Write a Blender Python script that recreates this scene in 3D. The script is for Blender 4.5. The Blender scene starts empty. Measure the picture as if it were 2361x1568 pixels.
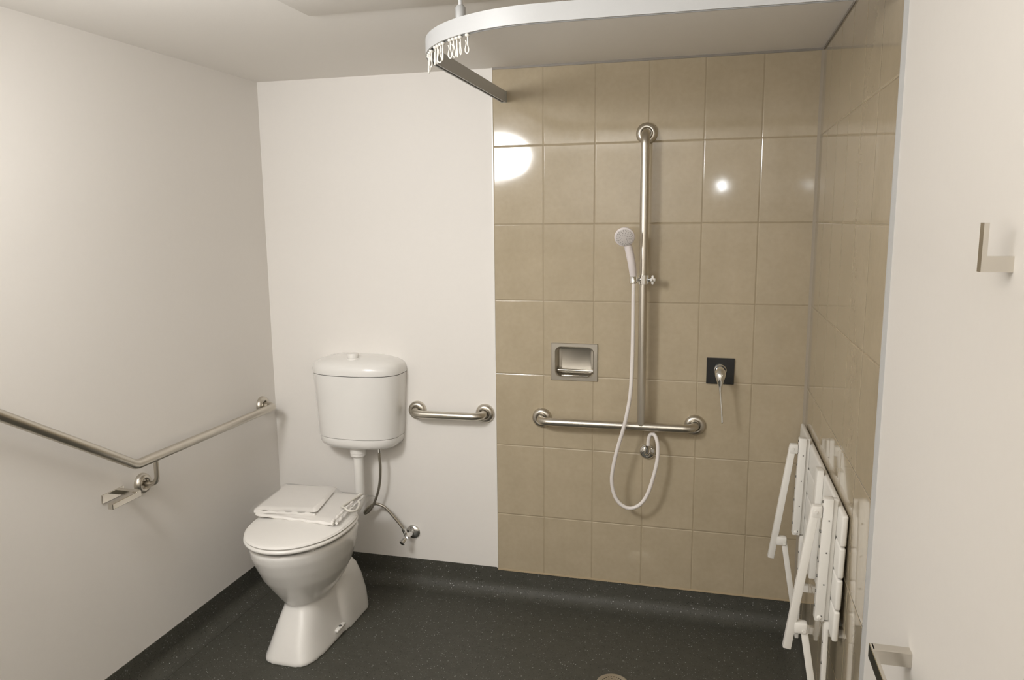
import bpy, bmesh, math, random
from mathutils import Vector, Matrix, Euler, noise

SC = bpy.context.scene
COL = SC.collection
PI = math.pi
random.seed(7)

# ------------------------------------------------------------------ camera
F_PX = 1761.36
M = [[0.9679119418, 0.2511388497, -0.0087035088],     # camera right, in world axes
     [0.0307528103, -0.1527569687, -0.9877851857],    # camera down
     [-0.2494007569, 0.9558214191, -0.1555785196]]    # camera forward
cam_d = bpy.data.cameras.new('camera')
cam = bpy.data.objects.new('camera', cam_d)
COL.objects.link(cam)
cam_d.sensor_fit = 'HORIZONTAL'
cam_d.sensor_width = 36.0
cam_d.lens = F_PX / 2361 * 36.0
cam_d.clip_start = 0.02
r, d, f = [Vector(v) for v in M]
rot = Matrix((r, -d, -f)).transposed()
cam.matrix_world = Matrix.Translation((0.83832, -2.94701, 1.58432)) @ rot.to_4x4()
SC.camera = cam

SC.view_settings.view_transform = 'Standard'
SC.view_settings.look = 'None'
SC.view_settings.gamma = 1.0
SC.view_settings.use_curve_mapping = False
SC.view_settings.exposure = 0.0

# ------------------------------------------------------------------ world and lights
world = bpy.data.worlds.new('world')
SC.world = world
world.use_nodes = True
world.node_tree.nodes['Background'].inputs[0].default_value = (1.0, 0.93, 0.84, 1)
world.node_tree.nodes['Background'].inputs[1].default_value = 0.0


def area(name, loc, target, sx, sy, power, color, spread=180):
    l = bpy.data.lights.new(name, 'AREA')
    l.shape = 'ELLIPSE'
    l.size, l.size_y = sx, sy
    l.energy = power
    l.color = color
    l.spread = math.radians(spread)
    o = bpy.data.objects.new(name, l)
    o.location = loc
    o.rotation_euler = (Vector(target) - Vector(loc)).to_track_quat('-Z', 'Y').to_euler()
    COL.objects.link(o)
    return o


# the work light standing on the left of the photographer
area('work_light', (-0.56, -2.08, 2.0), (0.25, 0.0, 1.05), 0.44, 0.32, 11.3, (1.0, 1.0, 1.01), 130)
# unseen fill added for ambient light, turned up to bounce off the ceiling
area('bounce_fill', (0.0, -3.0, 1.40), (0.0, -3.06, 2.2), 0.8, 0.6, 42.0, (1.0, 1.0, 1.01))
# small light on top of the camera
l = bpy.data.lights.new('camera_light', 'SPOT')
l.energy = 3.0
l.color = (0.93, 0.97, 1.0)
l.shadow_soft_size = 0.02
l.spot_size = math.radians(80)
l.spot_blend = 0.6
o = bpy.data.objects.new('camera_light', l)
o.location = (0.90, -2.93, 1.81)
o.rotation_euler = (Vector((0.6, 0, 1.5)) - Vector(o.location)).to_track_quat('-Z', 'Y').to_euler()
COL.objects.link(o)

# ------------------------------------------------------------------ sizes
XL, XT, XR = -1.0276, 1.194, 1.202       # left wall, tiled right wall, white right wall
YW = 0.008                               # white part of the back wall sits behind the tile face
YF = -3.9
ZC = 2.162
COVE = 0.12
TY = -1.20                               # where the right-hand tiles stop
TW, TH = 0.2, 0.3
Z6 = 0.3658


# ------------------------------------------------------------------ materials
def s2l(c):
    return tuple(((v / 255) / 12.92 if v / 255 <= 0.04045 else ((v / 255 + 0.055) / 1.055) ** 2.4) for v in c) + (1,)


def mat(name, color, rough=0.5, metal=0.0, spec=0.5, coat=0.0, coat_rough=0.05, **kw):
    m = bpy.data.materials.new(name)
    m.use_nodes = True
    b = m.node_tree.nodes['Principled BSDF']
    b.inputs['Base Color'].default_value = tuple(color[:3]) + (1,)
    b.inputs['Roughness'].default_value = rough
    b.inputs['Metallic'].default_value = metal
    b.inputs['Specular IOR Level'].default_value = spec
    b.inputs['Coat Weight'].default_value = coat
    b.inputs['Coat Roughness'].default_value = coat_rough
    for k, v in kw.items():
        b.inputs[k.replace('_', ' ')].default_value = v
    return m


def nz(m, scale=300, strength=0.05, dist=0.002, col=0.0, rough=0.0, stretch=None, detail=3):
    """procedural surface: noise bump, slight colour and roughness mottling"""
    nt = m.node_tree
    b = nt.nodes['Principled BSDF']
    tc = nt.nodes.new('ShaderNodeTexCoord')
    vec = tc.outputs['Object']
    if stretch:
        mp = nt.nodes.new('ShaderNodeMapping')
        mp.inputs['Scale'].default_value = stretch
        nt.links.new(vec, mp.inputs['Vector'])
        vec = mp.outputs['Vector']
    n = nt.nodes.new('ShaderNodeTexNoise')
    n.inputs['Scale'].default_value = scale
    n.inputs['Detail'].default_value = detail
    nt.links.new(vec, n.inputs['Vector'])
    if strength > 0:
        bp = nt.nodes.new('ShaderNodeBump')
        bp.inputs['Strength'].default_value = strength
        bp.inputs['Distance'].default_value = dist
        nt.links.new(n.outputs['Fac'], bp.inputs['Height'])
        nt.links.new(bp.outputs['Normal'], b.inputs['Normal'])
    if col > 0:
        base = tuple(b.inputs['Base Color'].default_value)
        mx = nt.nodes.new('ShaderNodeMix')
        mx.data_type = 'RGBA'
        mx.inputs['A'].default_value = tuple(v * (1 - col) for v in base[:3]) + (1,)
        mx.inputs['B'].default_value = tuple(min(1, v * (1 + col)) for v in base[:3]) + (1,)
        nt.links.new(n.outputs['Fac'], mx.inputs['Factor'])
        nt.links.new(mx.outputs['Result'], b.inputs['Base Color'])
    if rough > 0:
        r0 = b.inputs['Roughness'].default_value
        mr = nt.nodes.new('ShaderNodeMapRange')
        mr.inputs['To Min'].default_value = max(0, r0 - rough)
        mr.inputs['To Max'].default_value = r0 + rough
        nt.links.new(n.outputs['Fac'], mr.inputs['Value'])
        nt.links.new(mr.outputs['Result'], b.inputs['Roughness'])
    return m


def tile_mat(name, axis):
    m = bpy.data.materials.new(name)
    m.use_nodes = True
    nt = m.node_tree
    N, L = nt.nodes, nt.links
    b = N['Principled BSDF']

    def math_(op, a, c=None, c3=None):
        n = N.new('ShaderNodeMath')
        n.operation = op
        for i, v in enumerate((a, c, c3)):
            if v is None:
                continue
            if isinstance(v, (int, float)):
                n.inputs[i].default_value = v
            else:
                L.new(v, n.inputs[i])
        return n.outputs[0]
    tc = N.new('ShaderNodeTexCoord')
    sp = N.new('ShaderNodeSeparateXYZ')
    L.new(tc.outputs['Object'], sp.inputs[0])
    hx = sp.outputs['X'] if axis == 'X' else math_('MULTIPLY', sp.outputs['Y'], -1.0)
    u = math_('DIVIDE', hx, TW)
    v = math_('DIVIDE', math_('SUBTRACT', sp.outputs['Z'], Z6), TH)
    fu, fv = math_('FRACT', u), math_('FRACT', v)
    du = math_('MULTIPLY', math_('MINIMUM', fu, math_('SUBTRACT', 1.0, fu)), TW)
    dv = math_('MULTIPLY', math_('MINIMUM', fv, math_('SUBTRACT', 1.0, fv)), TH)
    dd = math_('MINIMUM', du, dv)
    tilemask = N.new('ShaderNodeMapRange')
    tilemask.interpolation_type = 'SMOOTHSTEP'
    tilemask.inputs['From Min'].default_value = 0.0007
    tilemask.inputs['From Max'].default_value = 0.0014
    L.new(dd, tilemask.inputs['Value'])
    edge = N.new('ShaderNodeMapRange')
    edge.interpolation_type = 'SMOOTHSTEP'
    edge.inputs['From Min'].default_value = 0.0004
    edge.inputs['From Max'].default_value = 0.0045
    L.new(dd, edge.inputs['Value'])
    cell = N.new('ShaderNodeCombineXYZ')
    L.new(math_('FLOOR', u), cell.inputs[0])
    L.new(math_('FLOOR', v), cell.inputs[1])
    wn = N.new('ShaderNodeTexWhiteNoise')
    wn.noise_dimensions = '3D'
    L.new(cell.outputs[0], wn.inputs['Vector'])
    sc = N.new('ShaderNodeSeparateColor')
    L.new(wn.outputs['Color'], sc.inputs[0])
    n1 = N.new('ShaderNodeTexNoise')
    n1.inputs['Scale'].default_value = 9.0
    n1.inputs['Detail'].default_value = 4
    L.new(tc.outputs['Object'], n1.inputs['Vector'])
    n2 = N.new('ShaderNodeTexNoise')
    n2.inputs['Scale'].default_value = 55.0
    n2.inputs['Detail'].default_value = 5
    L.new(tc.outputs['Object'], n2.inputs['Vector'])
    # colour
    ramp = N.new('ShaderNodeMix')
    ramp.data_type = 'RGBA'
    ramp.inputs['A'].default_value = (0.395, 0.328, 0.222, 1)
    ramp.inputs['B'].default_value = (0.500, 0.420, 0.298, 1)
    fac = math_('ADD', math_('MULTIPLY', math_('SUBTRACT', n1.outputs['Fac'], 0.2), 0.85), math_('MULTIPLY', math_('SUBTRACT', n2.outputs['Fac'], 0.1), 0.55))
    fac = math_('ADD', fac, math_('MULTIPLY', math_('SUBTRACT', sc.outputs[0], 0.5), 0.22))
    L.new(fac, ramp.inputs['Factor'])
    mx = N.new('ShaderNodeMix')
    mx.data_type = 'RGBA'
    mx.inputs['A'].default_value = (0.40, 0.33, 0.215, 1) if axis == 'Y' else (0.33, 0.265, 0.165, 1)  # side grout lighter: how the light falls there is put into its colour
    L.new(ramp.outputs['Result'], mx.inputs['B'])
    L.new(tilemask.outputs['Result'], mx.inputs['Factor'])
    L.new(mx.outputs['Result'], b.inputs['Base Color'])
    ro = N.new('ShaderNodeMapRange')
    ro.inputs['To Min'].default_value = 0.55
    ro.inputs['To Max'].default_value = 0.075
    L.new(tilemask.outputs['Result'], ro.inputs['Value'])
    L.new(ro.outputs['Result'], b.inputs['Roughness'])
    b.inputs['Specular IOR Level'].default_value = 0.5
    if axis == 'Y':
        b.inputs['Coat Roughness'].default_value = 0.03
        b.inputs['Coat IOR'].default_value = 1.6
        L.new(math_('MULTIPLY', tilemask.outputs['Result'], 0.45), b.inputs['Coat Weight'])
    # relief: eased edges, slightly tilted tiles, faint waviness
    tilt = math_('ADD',
                 math_('MULTIPLY', math_('MULTIPLY', math_('SUBTRACT', sc.outputs[1], 0.5), math_('SUBTRACT', fu, 0.5)), 0.0004),
                 math_('MULTIPLY', math_('MULTIPLY', math_('SUBTRACT', sc.outputs[2], 0.5), math_('SUBTRACT', fv, 0.5)), 0.0006))
    n3 = N.new('ShaderNodeTexNoise')
    n3.inputs['Scale'].default_value = 14.0
    n3.inputs['Detail'].default_value = 1
    L.new(tc.outputs['Object'], n3.inputs['Vector'])
    h = math_('ADD', math_('MULTIPLY', edge.outputs['Result'], 0.0011), tilt)
    h = math_('ADD', h, math_('MULTIPLY', n3.outputs['Fac'], 0.00012))
    bp = N.new('ShaderNodeBump')
    bp.inputs['Strength'].default_value = 1.0
    bp.inputs['Distance'].default_value = 1.0
    L.new(h, bp.inputs['Height'])
    L.new(bp.outputs['Normal'], b.inputs['Normal'])
    return m


def floor_mat():
    m = mat('vinyl_floor', (0.036, 0.035, 0.031), 0.55, spec=0.3)
    nt = m.node_tree
    N, L = nt.nodes, nt.links
    b = N['Principled BSDF']
    tc = N.new('ShaderNodeTexCoord')
    prev = None
    n = N.new('ShaderNodeTexNoise')
    n.inputs['Scale'].default_value = 22
    n.inputs['Detail'].default_value = 6
    n.inputs['Roughness'].default_value = 0.7
    L.new(tc.outputs['Object'], n.inputs['Vector'])
    base = N.new('ShaderNodeMix')
    base.data_type = 'RGBA'
    base.inputs['A'].default_value = (0.050, 0.049, 0.040, 1)
    base.inputs['B'].default_value = (0.090, 0.087, 0.071, 1)
    L.new(n.outputs['Fac'], base.inputs['Factor'])
    prev = base.outputs['Result']
    for scale, thr, col in ((110, 0.15, (0.34, 0.34, 0.32, 1)), (150, 0.16, (0.17, 0.17, 0.155, 1)), (85, 0.14, (0.11, 0.11, 0.10, 1)), (240, 0.22, (0.018, 0.017, 0.013, 1)), (130, 0.16, (0.022, 0.022, 0.018, 1))):
        v = N.new('ShaderNodeTexVoronoi')
        v.inputs['Scale'].default_value = scale
        L.new(tc.outputs['Object'], v.inputs['Vector'])
        sc = N.new('ShaderNodeSeparateColor')
        L.new(v.outputs['Color'], sc.inputs[0])
        g = N.new('ShaderNodeMath')
        g.operation = 'LESS_THAN'
        g.inputs[1].default_value = 0.22
        L.new(sc.outputs[0], g.inputs[0])
        mr = N.new('ShaderNodeMapRange')
        mr.inputs['From Min'].default_value = thr
        mr.inputs['From Max'].default_value = thr + 0.09
        mr.inputs['To Min'].default_value = 1
        mr.inputs['To Max'].default_value = 0
        L.new(v.outputs['Distance'], mr.inputs['Value'])
        mu = N.new('ShaderNodeMath')
        mu.operation = 'MULTIPLY'
        L.new(g.outputs[0], mu.inputs[0])
        L.new(mr.outputs['Result'], mu.inputs[1])
        mx = N.new('ShaderNodeMix')
        mx.data_type = 'RGBA'
        L.new(mu.outputs[0], mx.inputs['Factor'])
        L.new(prev, mx.inputs['A'])
        mx.inputs['B'].default_value = col
        prev = mx.outputs['Result']
    L.new(prev, b.inputs['Base Color'])
    n2 = N.new('ShaderNodeTexNoise')
    n2.inputs['Scale'].default_value = 150
    n2.inputs['Detail'].default_value = 4
    L.new(tc.outputs['Object'], n2.inputs['Vector'])
    bp = N.new('ShaderNodeBump')
    bp.inputs['Strength'].default_value = 0.35
    bp.inputs['Distance'].default_value = 0.001
    L.new(n2.outputs['Fac'], bp.inputs['Height'])
    L.new(bp.outputs['Normal'], b.inputs['Normal'])
    return m


WALL = nz(mat('wall_paint', (0.80, 0.765, 0.715), 0.55, spec=0.35), 60, 0.06, 0.001, col=0.01)
CEIL = nz(mat('ceiling_paint', (0.89, 0.855, 0.80), 0.8, spec=0.2), 60, 0.04, 0.001, col=0.01)
TILE_B = tile_mat('beige_tile_back', 'X')
TILE_R = tile_mat('beige_tile_side', 'Y')
TILE_EDGE = nz(mat('tile_edge', (0.47, 0.37, 0.235), 0.35), 80, 0.05, 0.001, col=0.06)
SEALANT = nz(mat('sealant', (0.26, 0.235, 0.20), 0.5), 90, 0.05, 0.001, col=0.05)
SEALANT_L = nz(mat('light_sealant', (0.36, 0.31, 0.24), 0.35), 90, 0.05, 0.001, col=0.05)
FLOOR = floor_mat()
CERAMIC = nz(mat('ceramic', (0.80, 0.78, 0.74), 0.16, coat=0.5), 40, 0.02, 0.001, col=0.01)
PLASTIC_W = nz(mat('white_plastic', (0.81, 0.785, 0.74), 0.28), 60, 0.02, 0.001, col=0.01)
POWDER_W = nz(mat('white_powder_coat', (0.80, 0.775, 0.72), 0.42), 260, 0.05, 0.0006, col=0.01)
BRUSHED = nz(mat('brushed_steel', (0.60, 0.565, 0.50), 0.30, metal=1.0), 30, 0.0, col=0.02, rough=0.03)
POLISHED = nz(mat('polished_steel', (0.66, 0.63, 0.57), 0.13, metal=1.0), 30, 0.0, col=0.02)
CHROME = nz(mat('chrome', (0.80, 0.80, 0.79), 0.06, metal=1.0), 30, 0.0, col=0.01)
ALU = nz(mat('satin_aluminium', (0.66, 0.66, 0.64), 0.42, metal=0.55), 200, 0.03, 0.0005, col=0.03)
ALU_W = nz(mat('white_anodised', (0.50, 0.50, 0.49), 0.45, metal=0.1, spec=0.3), 200, 0.03, 0.0005, col=0.02)
ALU_IN = nz(mat('track_inside', (0.40, 0.385, 0.33), 0.45, metal=0.4), 200, 0.03, 0.0005, col=0.03)
ALU_IN2 = nz(mat('grey_fitting', (0.45, 0.45, 0.44), 0.45, metal=0.2), 200, 0.0, col=0.03)
BLACK = nz(mat('black_glass', (0.010, 0.011, 0.012), 0.06, coat=0.4), 60, 0.0, col=0.1)
DARK = nz(mat('hole_shade', (0.02, 0.018, 0.015), 0.6), 60, 0.05, col=0.1)
RIVET = nz(mat('rivet_grey', (0.20, 0.195, 0.18), 0.4, metal=0.6), 60, 0.0, col=0.05)
BRAID = nz(mat('braided_steel', (0.38, 0.35, 0.29), 0.33, metal=0.9), 900, 0.5, 0.0008, col=0.25)
HOSE = nz(mat('hose_plastic', (0.78, 0.73, 0.69), 0.32), 120, 0.02, 0.0008, col=0.01)
HEADM = nz(mat('shower_plastic', (0.76, 0.70, 0.68), 0.30), 60, 0.02, 0.0008, col=0.01)
HEADF = nz(mat('shower_face', (0.36, 0.335, 0.31), 0.35), 60, 0.02, 0.0008, col=0.02)
HEADS = nz(mat('spray_plate', (0.62, 0.58, 0.55), 0.35), 60, 0.02, 0.0008, col=0.02)
LOOP = nz(mat('curtain_loop', (0.70, 0.67, 0.60), 0.5), 60, 0.02, 0.0008, col=0.02)
FABRIC = nz(mat('white_fabric', (0.82, 0.79, 0.745), 0.6), 700, 0.15, 0.0006, col=0.02)
CLEAR = mat('clear_film', (0.95, 0.94, 0.92), 0.12, Transmission_Weight=0.85, Alpha=0.45)
CLEAR.node_tree.nodes['Principled BSDF'].inputs['IOR'].default_value = 1.15
nz(CLEAR, 45, 0.8, 0.004)


# ------------------------------------------------------------------ geometry helpers
def link(name, bm, m, parent=None, smooth=True, auto=35):
    me = bpy.data.meshes.new(name)
    bmesh.ops.recalc_face_normals(bm, faces=bm.faces)
    bm.to_mesh(me)
    bm.free()
    for mm in (m if isinstance(m, (list, tuple)) else [m]):
        me.materials.append(mm)
    if smooth:
        for p in me.polygons:
            p.use_smooth = True
        try:
            me.set_sharp_from_angle(angle=math.radians(auto))
        except Exception:
            pass
    o = bpy.data.objects.new(name, me)
    COL.objects.link(o)
    if parent is not None:
        o.parent = parent
        o.matrix_parent_inverse = Matrix.Translation(parent.location).inverted()
    return o


def thing(name, label, cat, loc=(0, 0, 0), group=None):
    o = bpy.data.objects.new(name, None)
    o.empty_display_size = 0.05
    o.location = loc
    COL.objects.link(o)
    tag(o, label, cat, group)
    return o


def tag(o, label, cat, group=None):
    o['label'] = label
    o['category'] = cat
    if group:
        o['group'] = group


def struct(name, bm, m, smooth=False):
    o = link(name, bm, m, None, smooth)
    o['kind'] = 'structure'
    return o


def nb():
    return bmesh.new()


def box(bm, x0, x1, y0, y1, z0, z1, bev=0.0, seg=2, mtx=None):
    t = nb()
    bmesh.ops.create_cube(t, size=1)
    for v in t.verts:
        v.co = Vector(((x0 + x1) / 2 + v.co.x * (x1 - x0), (y0 + y1) / 2 + v.co.y * (y1 - y0), (z0 + z1) / 2 + v.co.z * (z1 - z0)))
    if bev > 0:
        bmesh.ops.bevel(t, geom=list(t.edges), offset=bev, segments=seg, affect='EDGES', profile=0.5)
    merge(bm, t, mtx)


def merge(bm, t, mtx=None, mi=None):
    if mtx is not None:
        bmesh.ops.transform(t, matrix=mtx, verts=t.verts)
    me = bpy.data.meshes.new('tmp')
    t.to_mesh(me)
    t.free()
    k = len(bm.faces)
    bm.from_mesh(me)
    bpy.data.meshes.remove(me)
    if mi is not None:
        bm.faces.ensure_lookup_table()
        for fc in bm.faces[k:]:
            fc.material_index = mi


def bar(bm, a, b, w, h, up=(0, 1, 0), bev=0.002):
    """rectangular bar from a to b; w measured along up, h across"""
    a, b, up = Vector(a), Vector(b), Vector(up)
    z = (b - a).normalized()
    y = (up - z * up.dot(z)).normalized()
    x = y.cross(z)
    t = nb()
    L = (b - a).length
    box(t, -h / 2, h / 2, -w / 2, w / 2, 0, L, bev)
    m = Matrix((x, y, z)).transposed().to_4x4()
    m.translation = a
    merge(bm, t, m)


def fillet(pts, rad, n=8):
    pts = [Vector(p) for p in pts]
    out = [pts[0]]
    for i in range(1, len(pts) - 1):
        rr = rad[i - 1] if isinstance(rad, (list, tuple)) else rad
        p, a, b = pts[i], pts[i - 1], pts[i + 1]
        u, v = (a - p).normalized(), (b - p).normalized()
        ang = u.angle(v)
        t = rr / math.tan(ang / 2)
        c = p + (u + v).normalized() * (rr / math.sin(ang / 2))
        s, e = (p + u * t) - c, (p + v * t) - c
        om = s.angle(e)
        for k in range(n + 1):
            q = k / n
            out.append(c + (s * math.sin((1 - q) * om) + e * math.sin(q * om)) / math.sin(om))
    out.append(pts[-1])
    return out


def spline(pts, n=8):
    P = [Vector(p) for p in pts]
    P = [P[0] * 2 - P[1]] + P + [P[-1] * 2 - P[-2]]
    out = []
    for i in range(1, len(P) - 2):
        p0, p1, p2, p3 = P[i - 1:i + 3]
        for k in range(n):
            t = k / n
            out.append(0.5 * ((2 * p1) + (p2 - p0) * t + (2 * p0 - 5 * p1 + 4 * p2 - p3) * t * t + (3 * p1 - p0 - 3 * p2 + p3) * t ** 3))
    out.append(P[-2])
    return out


def tube(bm, pts, rad, seg=20, sx=1.0):
    """sweep a circle along pts; rad is a number or a list"""
    pts = [Vector(p) for p in pts]
    n = len(pts)
    rads = rad if isinstance(rad, (list, tuple)) else [rad] * n
    tang = []
    for i in range(n):
        a, b = pts[max(0, i - 1)], pts[min(n - 1, i + 1)]
        tang.append((b - a).normalized())
    ref = Vector((0, 0, 1)) if abs(tang[0].z) < 0.9 else Vector((1, 0, 0))
    u = (ref - tang[0] * ref.dot(tang[0])).normalized()
    rings = []
    for i in range(n):
        if i:
            u = (u - tang[i] * u.dot(tang[i])).normalized()
        w = tang[i].cross(u)
        rings.append([bm.verts.new(pts[i] + (u * math.cos(2 * PI * k / seg) * sx + w * math.sin(2 * PI * k / seg)) * rads[i]) for k in range(seg)])
    for i in range(n - 1):
        for k in range(seg):
            bm.faces.new((rings[i][k], rings[i][(k + 1) % seg], rings[i + 1][(k + 1) % seg], rings[i + 1][k]))
    bm.faces.new(list(reversed(rings[0])))
    bm.faces.new(rings[-1])


def lathe(bm, prof, origin, axis, seg=36):
    """prof: (distance along axis, radius)"""
    axis = Vector(axis).normalized()
    o = Vector(origin)
    ref = Vector((0, 0, 1)) if abs(axis.z) < 0.9 else Vector((1, 0, 0))
    u = (ref - axis * ref.dot(axis)).normalized()
    w = axis.cross(u)
    rings = []
    for h, rr in prof:
        if rr < 1e-6:
            rings.append([bm.verts.new(o + axis * h)])
        else:
            rings.append([bm.verts.new(o + axis * h + (u * math.cos(2 * PI * k / seg) + w * math.sin(2 * PI * k / seg)) * rr) for k in range(seg)])
    for a, b in zip(rings[:-1], rings[1:]):
        for k in range(seg):
            k2 = (k + 1) % seg
            if len(a) == 1 and len(b) == 1:
                continue
            if len(a) == 1:
                bm.faces.new((a[0], b[k2], b[k]))
            elif len(b) == 1:
                bm.faces.new((a[k], a[k2], b[0]))
            else:
                bm.faces.new((a[k], a[k2], b[k2], b[k]))
    if len(rings[0]) > 1:
        bm.faces.new(list(reversed(rings[0])))
    if len(rings[-1]) > 1:
        bm.faces.new(rings[-1])


def loft(bm, loops, cap0=True, cap1=True):
    rings = [[bm.verts.new(p) for p in lp] for lp in loops]
    n = len(rings[0])
    for a, b in zip(rings[:-1], rings[1:]):
        for k in range(n):
            bm.faces.new((a[k], a[(k + 1) % n], b[(k + 1) % n], b[k]))
    if cap0:
        bm.faces.new(list(reversed(rings[0])))
    if cap1:
        bm.faces.new(rings[-1])
    return rings


def egg(cx, yc, a, fr, bk, z, n=64, ef=2.0, eb=2.6):
    """plan outline, front towards -y"""
    out = []
    for k in range(n):
        t = 2 * PI * k / n
        c, s = math.cos(t), math.sin(t)
        e = ef if s < 0 else eb
        x = a * math.copysign(abs(c) ** (2 / e), c)
        y = (fr if s < 0 else bk) * math.copysign(abs(s) ** (2 / e), s)
        out.append((cx + x, yc + y, z))
    return out


def rrect(x0, x1, z0, z1, y, rad, n=8):
    out = []
    for cx, cz, a0 in ((x1 - rad, z1 - rad, 0), (x0 + rad, z1 - rad, PI / 2), (x0 + rad, z0 + rad, PI), (x1 - rad, z0 + rad, 1.5 * PI)):
        for k in range(n + 1):
            t = a0 + PI / 2 * k / n
            out.append((cx + rad * math.cos(t), y, cz + rad * math.sin(t)))
    return out


# ------------------------------------------------------------------ the room
def quad(bm, a, b, c, d):
    bm.faces.new([bm.verts.new(p) for p in (a, b, c, d)])


bm = nb(); box(bm, XL - 0.1, XR + 0.1, YF - 0.1, 0.1, -0.08, 0.0); struct('floor', bm, FLOOR)
bm = nb(); box(bm, XL - 0.1, XR + 0.1, YF - 0.1, 0.1, ZC, ZC + 0.08); struct('ceiling', bm, CEIL)
bm = nb(); box(bm, XL - 0.1, XL, YF - 0.1, 0.1, 0, ZC); struct('wall_left', bm, WALL)
bm = nb(); box(bm, XR, XR + 0.1, YF - 0.1, 0.1, 0, ZC); struct('wall_right', bm, WALL)
bm = nb(); box(bm, XL, XR, YF - 0.1, YF, 0, ZC); struct('wall_front', bm, WALL)
# back wall, with the pocket for the recessed soap dish left open
SX0, SX1, SZ0, SZ1 = 0.236, 0.413, 0.954, 1.094
bm = nb()
box(bm, XL, SX0, YW, 0.1, 0, ZC)
box(bm, SX1, XR, YW, 0.1, 0, ZC)
box(bm, SX0, SX1, YW, 0.1, 0, SZ0)
box(bm, SX0, SX1, YW, 0.1, SZ1, ZC)
box(bm, SX0, SX1, 0.07, 0.1, SZ0, SZ1)
struct('wall_back', bm, WALL)

# tiles: a slab on the back wall and one on the right wall
bm = nb()
box(bm, 0.0, SX0, 0.0, YW, COVE, ZC - 0.004)
box(bm, SX1, XT + 0.004, 0.0, YW, COVE, ZC - 0.004)
box(bm, SX0, SX1, 0.0, YW, COVE, SZ0)
box(bm, SX0, SX1, 0.0, YW, SZ1, ZC - 0.004)
struct('wall_back_tiles', bm, TILE_B)
bm = nb(); box(bm, XT, XR, TY, 0.0, COVE, ZC - 0.004); struct('wall_right_tiles', bm, TILE_R)

bm = nb(); box(bm, XT - 0.001, XR, TY - 0.004, TY, COVE - 0.002, ZC); struct('trim_1', bm, ALU_W)
bm = nb(); box(bm, -0.004, 0.0, -0.001, YW, COVE, ZC); struct('trim_2', bm, PLASTIC_W)
bm = nb(); box(bm, 0.0, XT, -0.001, YW, COVE - 0.008, COVE); struct('trim_3', bm, TILE_EDGE)
bm = nb(); box(bm, XT - 0.001, XR, TY, 0.0, COVE - 0.008, COVE); struct('trim_4', bm, TILE_EDGE)
bm = nb()
box(bm, 0.0, XT, -0.004, 0.0, ZC - 0.008, ZC)
box(bm, XT - 0.004, XT, TY, 0.0, ZC - 0.008, ZC)
struct('trim_5', bm, SEALANT)
bm = nb(); quad(bm, (XT - 0.009, -0.0004, COVE), (XT, -0.009, COVE), (XT, -0.009, ZC), (XT - 0.009, -0.0004, ZC))
struct('trim_6', bm, SEALANT_L)


# coved vinyl skirting: the floor sheet turned up the walls
def cove(name, base, along, normal, length, thick, off=0.0):
    rad = 0.055
    prof = [(thick, COVE), (thick - 0.002, COVE - 0.001), (thick - 0.002, rad)]
    prof = [(0.0, COVE - 0.001), (0.003, COVE - 0.001), (0.003, rad)]
    for k in range(1, 11):
        t = PI / 2 * k / 10
        prof.append((0.003 + rad - rad * math.cos(t), rad - rad * math.sin(t) + 0.001))
    prof += [(0.003 + rad, 0.0), (0.0, 0.0)]
    base, along, normal = Vector(base), Vector(along), Vector(normal)
    loops = []
    for s in (0, length):
        loops.append([base + along * s + normal * (a + off) + Vector((0, 0, b)) for a, b in prof])
    b = nb()
    loft(b, loops)
    o = link(name, b, FLOOR, None, True, 50)
    o['kind'] = 'structure'


cove('baseboard_left', (XL, YF, 0), (0, 1, 0), (1, 0, 0), -YF + YW, 0)
cove('baseboard_back', (XL, YW, 0), (1, 0, 0), (0, -1, 0), XR - XL, 0)
cove('baseboard_right', (XR, YF, 0), (0, 1, 0), (-1, 0, 0), -YF + YW, 0)

# access hatch in the ceiling
bm = nb()
hx0, hx1, hy0, hy1 = -0.283, 0.317, -1.489, -0.889
box(bm, hx0, hx1, hy0, hy1, ZC - 0.006, ZC - 0.0002, 0.003, 2)
o = link('ceiling_hatch', bm, CEIL)
tag(o, 'flat square access panel set in the ceiling left of the curtain track', 'access panel')


# ------------------------------------------------------------------ toilet
TX = -0.590


def slices(bm, rows, n=56):
    loops = []
    for z, a, yf, yb, ef, eb in rows:
        yc = yf * 0.45 + yb * 0.55
        loops.append(egg(PX, yc, a, yc - yf, yb - yc, z, n, ef, eb))
    loft(bm, loops)


PX = -0.612
tl = thing('toilet', 'white ceramic toilet pan with closed lid standing on the dark floor', 'toilet', (PX, -0.45, 0))
bm = nb()
slices(bm, [(0.160, 0.045, -0.590, -0.37, 2.2, 2.4), (0.182, 0.070, -0.610, -0.355, 2.2, 2.5), (0.215, 0.096, -0.636, -0.34, 2.2, 2.6),
            (0.25, 0.120, -0.662, -0.33, 2.1, 2.6), (0.30, 0.146, -0.696, -0.32, 2.1, 2.7), (0.35, 0.164, -0.724, -0.312, 2.0, 2.7),
            (0.40, 0.176, -0.745, -0.305, 2.0, 2.7), (0.428, 0.1795, -0.751, -0.300, 2.0, 2.7), (0.440, 0.175, -0.746, -0.304, 2.0, 2.7)])
slices(bm, [(0.0, 0.110, -0.701, -0.205, 4.4, 7), (0.012, 0.110, -0.701, -0.205, 4.4, 7), (0.06, 0.098, -0.677, -0.215, 4.0, 6),
            (0.12, 0.083, -0.642, -0.24, 4.0, 5), (0.17, 0.071, -0.613, -0.27, 3.4, 4), (0.21, 0.068, -0.598, -0.30, 2.6, 4), (0.24, 0.05, -0.57, -0.32, 2.4, 3)])
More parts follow.
